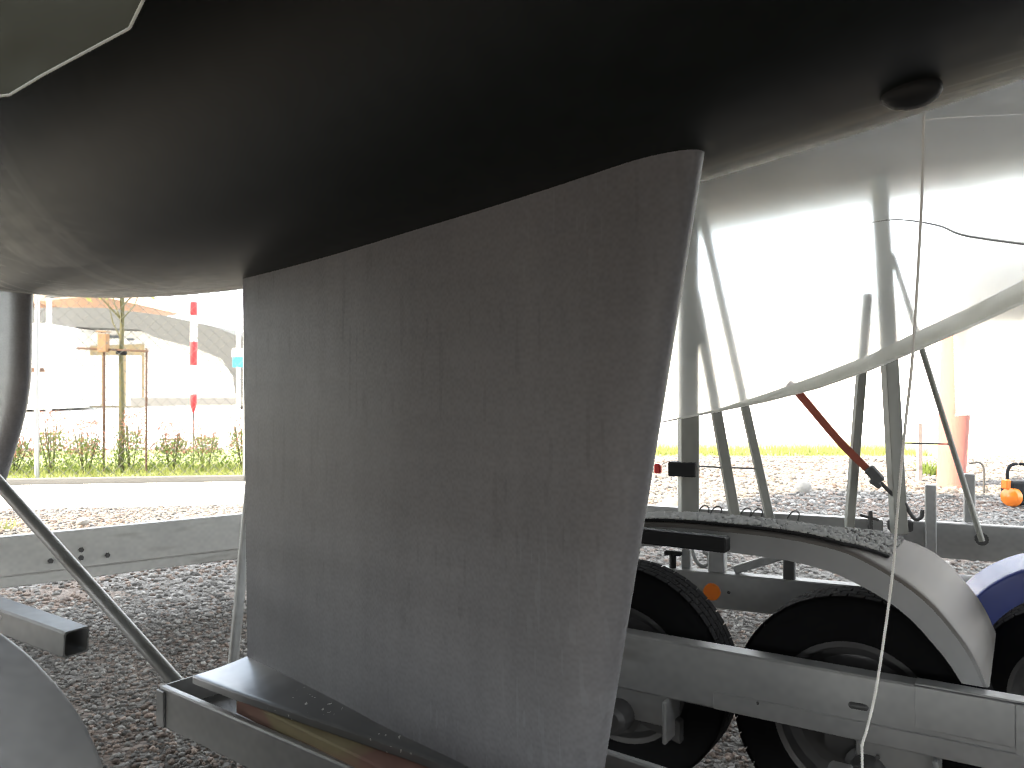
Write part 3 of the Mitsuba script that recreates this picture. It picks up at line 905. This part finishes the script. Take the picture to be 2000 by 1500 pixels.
# ------------------------------------------------------------------ right middle ground
pk = thing('bollard', 'leaning salmon pink round post standing on the gravel behind the trailer', 'post')
pb, pt = at(1856, 946, 9.9), at(1872, 640, 9.9); pb[2] = -.02
obj('shaft', tube([pb, pb * .75 + pt * .25, pb * .5 + pt * .5, pt], [.155, .165, .175, .19], 32), 'salmon_paint', pk, 40)
obj('collar', tube([pb + [0, 0, 0], pb + [0, 0, .05]], .175, 32), 'salmon_paint', pk, 40)
sk = at(1795, 940, 10.4); sk[2] = 0
single('stake', beam(sk, sk + [0, 0, .76], .06, .05, .004, (1, 0, 0)), 'galvanised', 'thin grey stake standing in the gravel left of the salmon post', 'stake')
# warning lamp at the right edge
wl = thing('warning_lamp', 'black warning lamp box with orange lens and black carrying handle on the gravel', 'lamp')
wp = np.array([(1982 - 1000) / 1570 * 8.2, 8.2, 0.])
obj('body', cat([place(cbox(.25, .2, .24, .02), np.eye(3), wp + [.03, 0, .15])]), 'black_plastic', wl)
obj('lens', place(lathe([(.001, -.06), (.05, -.055), (.09, -.03), (.10, .0), (.10, .03)], 32), frame(np.array([.9, .45, 0])), wp + [-.08, -.06, .11]), 'orange_lens', wl, 30, 'orange lens')
yl = cbox(.05, .1, .1, .01)
obj('reflector', place(yl, np.eye(3), wp + [-.11, -.03, .235]), 'orange_lens', wl)
hd = curve([wp + [-.08, 0, .27], wp + [-.075, 0, .37], wp + [-.03, 0, .43], wp + [.10, 0, .43], wp + [.14, 0, .37], wp + [.145, 0, .27]], 24)
obj('handle', tube(hd, .016, 10), 'black_plastic', wl, True)
lp = curve([at(1893, 905, 9.3), at(1912, 903, 9.3), at(1921, 915, 9.3), at(1921, 937, 9.3), (np.array([at(1921, 937, 9.3)[0], 9.3, .0]))], 18)
single('wire_loop', tube(lp, .012, 7), 'dark_steel', 'thin bent wire loop sticking out of the gravel beside the salmon post', 'wire', smooth=True)


def blades(cx, cy, n, rad, h, seed, lean_=.5):
    g = np.random.default_rng(seed); V, Fc = [], []
    for i in range(n):
        a, r = g.uniform(0, 2 * math.pi), rad * math.sqrt(g.uniform())
        b = np.array([cx + r * math.cos(a), cy + r * math.sin(a), 0]); dd = g.normal(0, lean_, 2); hh_ = h * g.uniform(.5, 1.1)
        t = b + [dd[0] * hh_, dd[1] * hh_, hh_]; wv = np.array([-math.sin(a), math.cos(a), 0]) * h * .045
        k = len(V); V += [b - wv, b + wv, (b + t) / 2 + wv * .8 + [0, 0, hh_ * .1], t, (b + t) / 2 - wv * .8 + [0, 0, hh_ * .1]]
        Fc += [[k, k + 1, k + 2], [k, k + 2, k + 4], [k + 4, k + 2, k + 3]]
    return trimesh.Trimesh(np.array(V), Fc, process=False)


single('grass_tuft', blades((1815 - 1000) / 1570 * 11.2, 11.2, 90, .13, .22, 5), 'leaf_green', 'green grass tuft at the foot of the thin grey stake', 'grass tuft', smooth=False)
gp = at(10, 1027, 6.9)
single('grass_tuft', blades(gp[0], gp[1], 50, .14, .08, 6), 'leaf_yellow', 'small yellowish grass tuft on the gravel at the left edge', 'grass tuft', smooth=False)

# verge grass as one mass of blades
gV, gF, k0 = [], [], 0
g = np.random.default_rng(12)
gb = []
n = 9000
px_ = g.uniform(-9.5, 7.5, n)
lo = np.where(px_ < -.4, 10.05 + (px_ + 6.39) * .148 + .12, 14.3 - .0 * px_)
hi = np.where(px_ < -.4, lo + 2.2, lo + 1.6)
py_ = g.uniform(lo, hi)
ok = np.abs(px_ / py_) < .75
px_, py_ = px_[ok], py_[ok]; n = len(px_)
h_ = g.uniform(.05, .16, n); la = g.normal(0, .35, (n, 2)); an = g.uniform(0, np.pi, n)
b = np.c_[px_, py_, np.zeros(n)]; t = b + np.c_[la * h_[:, None], h_]; wv = np.c_[np.cos(an), np.sin(an), np.zeros(n)] * .012
V = np.stack([b - wv, b + wv, t], 1).reshape(-1, 3)
struct('grass', trimesh.Trimesh(V, np.arange(len(V)).reshape(-1, 3), process=False), 'leaf_yellow', False, 'stuff', 'bright green grass on the verge behind the yard')

# ------------------------------------------------------------------ fence, shrubs, young tree, poles on the left
fe = thing('chain_link_fence', 'grey chain link fence with posts along the road verge', 'fence')
f0, f1 = np.array([-11.5, 9.62, 0.]), np.array([.6, 11.45, 0.])
fd = (f1 - f0) / np.linalg.norm(f1 - f0); L = np.linalg.norm(f1 - f0); H = 2.6


def wire(p, q, r=.0034):
    t = (q - p) / np.linalg.norm(q - p); a = np.cross(t, [.3, .9, .1]); a /= np.linalg.norm(a); b = np.cross(t, a)
    v = [p + r * (math.cos(k) * a + math.sin(k) * b) for k in (0, 2.094, 4.189)] + [q + r * (math.cos(k) * a + math.sin(k) * b) for k in (0, 2.094, 4.189)]
    return np.array(v), np.array([[0, 1, 4], [0, 4, 3], [1, 2, 5], [1, 5, 4], [2, 0, 3], [2, 3, 5]])


V, Fc, k = [], [], 0
step = .15
nrm = np.array([-fd[1], fd[0], 0])
for sgn in (1, -1):
    for x in np.arange(-H, L + H, step):
        xa, xb, za, zb = x, x + sgn * H, .03, H
        if sgn > 0:
            if xa < 0: za, xa = za - xa, 0
            if xb > L: zb, xb = zb - (xb - L), L
        else:
            if xa > L: za, xa = za + (xa - L), L
            if xb < 0: zb, xb = zb + xb, 0
        if zb - za < .05 or xa < 0 and xb < 0 or xa > L and xb > L:
            continue
        v, f = wire(f0 + fd * xa + nrm * sgn * .003 + [0, 0, za], f0 + fd * xb + nrm * sgn * .003 + [0, 0, zb])
        V.append(v); Fc.append(f + k); k += 6
mk_ = obj('mesh', (np.vstack(V), np.vstack(Fc)), 'wire_steel', fe, False)
labels[mk_] = {'kind': 'stuff', 'label': 'diagonal wires of the chain link'}
for x in np.arange(.2, L, 2.6):
    p = f0 + fd * x
    if abs(p[0] + 5.2) < .8:
        continue
    obj('post', tube([p, p + [0, 0, H + .05]], .03, 12), 'galvanised', fe, True)
obj('rail', tube([f0 + [0, 0, H], f1 + [0, 0, H]], .012, 8), 'galvanised', fe, True)


def leafy(cx, cy, n, rx, ry, z0, z1, seed, size, top_only=False):
    g = np.random.default_rng(seed); V = []
    for i in range(n):
        u = g.uniform(); z = z0 + (z1 - z0) * u
        rr = math.sqrt(g.uniform()) * (1 - .45 * u)
        a = g.uniform(0, 2 * math.pi)
        c = np.array([cx + rx * rr * math.cos(a), cy + ry * rr * math.sin(a), z])
        d1 = g.normal(size=3); d1[2] = abs(d1[2]) + .3; d1 /= np.linalg.norm(d1); d2 = np.cross(d1, g.normal(size=3)); d2 /= np.linalg.norm(d2)
        s = size * g.uniform(.6, 1.3)
        V += [c - d1 * s, c + d2 * s * .45, c + d1 * s, c - d1 * s, c + d1 * s, c - d2 * s * .45]
    return trimesh.Trimesh(np.array(V), np.arange(len(V)).reshape(-1, 3), process=False)


for i, x in enumerate(np.arange(-8.6, -1.6, .52)):
    y = 10.05 + (x + 6.39) * .15 + 1.35 + rng.normal(0, .08)
    hgt = rng.uniform(.55, .75); sd = 50 + i
    sh = thing('shrub', 'low shrub with green leaves and pinkish shoots in the row behind the chain link fence', 'shrub', 'shrubs in the row behind the fence')
    stems = []
    for k in range(6):
        a = rng.uniform(0, 6.28); r = rng.uniform(.05, .22)
        stems.append(tube([(x + .03 * math.cos(a), y + .03 * math.sin(a), 0), (x + r * math.cos(a), y + r * math.sin(a), hgt * .9)], .008, 5))
    obj('stems', cat(stems), 'bark', sh, True)
    obj('foliage', leafy(x, y, 1300, .36, .28, .02, hgt * .8, sd, .021), 'leaf_green', sh, False)
    obj('shoots', leafy(x, y, 950, .34, .26, hgt * .45, hgt * 1.2, sd + 100, .018), 'leaf_pink', sh, False)
    labels[f'{sh}__shoots'] = {'kind': 'stuff', 'label': 'pinkish young shoots'}

# young tree tied between two stakes
ty_ = 11.5; tx_ = (237 - 1000) / 1570 * ty_
yt = thing('young_tree', 'thin young tree with bare branching top behind the chain link fence', 'tree')
obj('trunk', tube([(tx_, ty_, 0), (tx_ + .01, ty_, .8), (tx_ - .005, ty_, 1.6), (tx_ + .01, ty_, 2.2), (tx_ + .03, ty_, 3.2)], [.042, .038, .032, .027, .012], 10), 'bark', yt, True)
bs = []
for k in range(16):
    a = rng.uniform(0, 6.28); z0 = rng.uniform(1.9, 3.0); l = rng.uniform(.4, .9)
    bs.append(tube([(tx_, ty_, z0), (tx_ + .35 * l * math.cos(a), ty_ + .35 * l * math.sin(a), z0 + .4 * l), (tx_ + .6 * l * math.cos(a), ty_ + .6 * l * math.sin(a), z0 + l)], [.014, .009, .004], 5))
obj('branches', cat(bs), 'bark', yt, True)
obj('crown', leafy(tx_, ty_, 500, .75, .75, 2.5, 3.8, 77, .05), 'leaf_yellow', yt, False)
sf = thing('tree_support', 'stake frame with cross bar holding the thin young tree', 'support')
for px in (203, 286):
    p = at(px, 690, 11.4); obj('stake', tube([(p[0], p[1], 0), (p[0], p[1], 1.78)], .016, 8), 'brown_wood', sf, True)
obj('cross_bar', beam(at(150, 680, 11.35), at(290, 686, 11.35), .03, .03, .004), 'brown_wood', sf)
obj('tie', tube([at(228, 688, 11.4), at(246, 690, 11.4)], .03, 8), 'black_plastic', sf, True)
single('bird_box', cat([place(cbox(.12, .11, .26, .006), np.eye(3), at(202, 670, 11.32)), place(cbox(.15, .14, .015, .003), np.eye(3), at(202, 648, 11.32))]), 'box_wood', 'small brown box fixed on the left stake of the tree support', 'box')

# red and white banded pole
pd = 12.1; pxw = (378 - 1000) / 1570 * pd
rwp = thing('marker_pole', 'red and white banded pole with a pointed lower end behind the fence', 'pole')
zz = [1.2 - (y - 760) / 1570 * pd for y in (808, 770, 714, 667, 616, 590)]
obj('spike', tube([(pxw, pd, 0), (pxw, pd, zz[0] + .02)], .009, 8), 'dark_steel', rwp, True)
obj('tip', tube([(pxw, pd, zz[0]), (pxw, pd, zz[0] + .13), (pxw, pd, zz[1])], [.008, .045, .052], 16), 'red_paint', rwp, True)
for i, (a, b) in enumerate(((1, 2), (2, 3), (3, 4), (4, 5))):
    obj('band', tube([(pxw, pd, zz[a]), (pxw, pd, zz[b])], .052, 16), 'white_paint' if i % 2 == 0 else 'red_paint', rwp, True, 'white band' if i % 2 == 0 else 'red band')
obj('band', tube([(pxw, pd, zz[5]), (pxw, pd, zz[5] + .5)], .052, 16), 'white_paint', rwp, True, 'white band')

# sign on a white post
sg = thing('road_sign', 'small turquoise sign on a white post beside the left edge of the keel', 'sign')
sp0 = at(464, 700, 24.0)
obj('post', tube([(sp0[0], 24.06, 0), (sp0[0], 24.06, 3.3)], .06, 12), 'white_paint', sg, True)
obj('panel', place(cbox(.42, .03, .34, .01), np.eye(3), at(468, 706, 24.0)), 'cyan_paint', sg)
obj('panel', place(cbox(.40, .03, .26, .01), np.eye(3), at(466, 689, 24.0)), 'white_paint', sg)
lm = thing('lamp_post', 'slim white lamp post in front of the grey roofed hall', 'lamp post')
lx = at(95, 700, 30.0)
obj('pole', tube([(lx[0], 30, 0), (lx[0], 30, 4.6)], .09, 12), 'white_paint', lm, True)
obj('lamp_head', beam((lx[0] - .1, 30, 4.64), (lx[0] + .9, 30, 4.72), .2, .09, .02), 'roof_grey', lm)

# ------------------------------------------------------------------ far buildings
def prism(pix, d, depth):
    """Solid whose front outline is given by points at the distance d."""
    import shapely
    P = np.array([at(px, py, d)[[0, 2]] for px, py in pix])
    m = trimesh.creation.extrude_polygon(shapely.Polygon(P).buffer(0), depth, engine='earcut')
    v = np.array(m.vertices); m.vertices = np.c_[v[:, 0], d + v[:, 2], v[:, 1]]
    return fixn(m)


hall = thing('hall', 'white hall under a low grey curved roof beyond the hedge', 'building')
D = 47.0
obj('wall', prism([(100, 800), (462, 800), (462, 690), (430, 660), (300, 640), (100, 632)], D, 14), 'render_wall', hall, False)
obj('roof', prism([(-60, 612), (0, 604), (110, 600), (200, 601), (320, 616), (415, 637), (480, 662), (540, 700), (560, 800), (500, 800), (462, 790), (455, 735), (432, 700), (382, 680), (300, 658), (270, 643), (110, 637), (-60, 645)], D - 2.2, 20), 'roof_grey', hall, False)
gf = obj('gate', prism([(133, 795), (280, 795), (280, 672), (133, 677)], D - .12, .1), 'beige_paint', hall, False, 'beige door front')
for x0, x1 in ((140, 198), (206, 238), (246, 276)):
    obj('pane', prism([(x0, 793), (x1, 793), (x1, 694), (x0, 694)], D - .2, .06), 'render_wall', gf, False)
obj('window', prism([(210, 661), (232, 661), (232, 655), (210, 655)], D - .08, .06), 'window_glass', hall, False)
obj('window', prism([(248, 665), (260, 665), (260, 661), (248, 661)], D - .08, .06), 'window_glass', hall, False)
lb_ = thing('house', 'white flat building with a dark ledge at the left beside the rudder', 'house')
obj('wall', prism([(-160, 800), (80, 800), (80, 640), (-160, 640)], 42, 8), 'render_wall', lb_, False)
obj('roof', prism([(-170, 640), (82, 640), (82, 631), (-170, 631)], 41.6, 9), 'white_paint', lb_, False)
obj('ledge', prism([(-160, 726), (76, 726), (72, 718), (-160, 716)], 41.3, .6), 'brown_wood', lb_, False)
ph = thing('house', 'peach house gable with brown eaves at the top left above the hall', 'house')
obj('wall', prism([(-420, 800), (90, 800), (90, 590), (-420, 490)], 62, 10), 'peach_wall', ph, False)
obj('roof', prism([(-430, 500), (60, 590), (130, 583), (186, 576), (150, 560), (-100, 440), (-430, 470)], 58, 15), 'peach_wall', ph, False)
obj('eaves', prism([(-430, 512), (56, 602), (62, 592), (-430, 500)], 57.5, .6), 'brown_wood', ph, False)
single('garden_wall', prism([(255, 794), (640, 788), (640, 776), (255, 777)], 40, .4), 'kerb_stone', 'low grey wall in front of the hall', 'wall', smooth=False)
wh = thing('warehouse', 'long white warehouse far behind the wrapped boat', 'building')
obj('wall', prism([(1100, 786), (2500, 786), (2500, 600), (1100, 600)], 70, 12), 'render_wall', wh, False)
obj('roof', prism([(1090, 600), (2510, 600), (2510, 590), (1090, 590)], 69, 14), 'roof_grey', wh, False)

# ------------------------------------------------------------------ unseen boats added outside the picture to block sky and sun
def covered(label, fr, s0, s1, ztop, hem, seed):
    cb = thing('added_shade_boat', label, 'boat')

    def bh(s, q):
        f = 1.0 if s < s1 - 3 else math.sqrt(max(0., 1 - ((s - s1 + 3) / 3.1) ** 2))
        return fr(s, q * max(f, .02), .95 + 1.7 * abs(q) ** 2.6)

    rows = [[bh(s, q) for q in np.linspace(-1, 1, 31)] for s in np.linspace(s0 + .2, s1, 40)]
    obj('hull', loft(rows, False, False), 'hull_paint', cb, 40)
    m2, _, _ = tarp_sheet(fr, s0, s1 + .1, 1.06, ztop, 2.7, hem, hem - .1, seed, 60)
    obj('cover', m2, 'tarp', cb, True)
    for s in (s0 + 1.5, s1 - 3.2):
        obj('support', beam(fr(s, 0, 0), fr(s, 0, .97), .3, .2, .01, (1, 0, 0)), 'wood', cb)


covered('unseen dark hulled boat under an olive tarpaulin, added behind the camera to block light', lambda s, w, z: bp(s, w - 3.1, z), -5.6, 3.3, 4.5, 1.6, 1.7)
covered('unseen dark hulled boat under an olive tarpaulin, added beyond the yacht bow to block light', lambda s, w, z: bp(7.0 - s, 2.05 - w, z), -4.0, 3.4, 3.8, .8, .6)
covered('unseen dark hulled boat under an olive tarpaulin, added ahead on the camera side to block light', lambda s, w, z: bp(8.0 - s, -1.2 - w, z), -4.0, 4.2, 3.8, .8, 2.6)
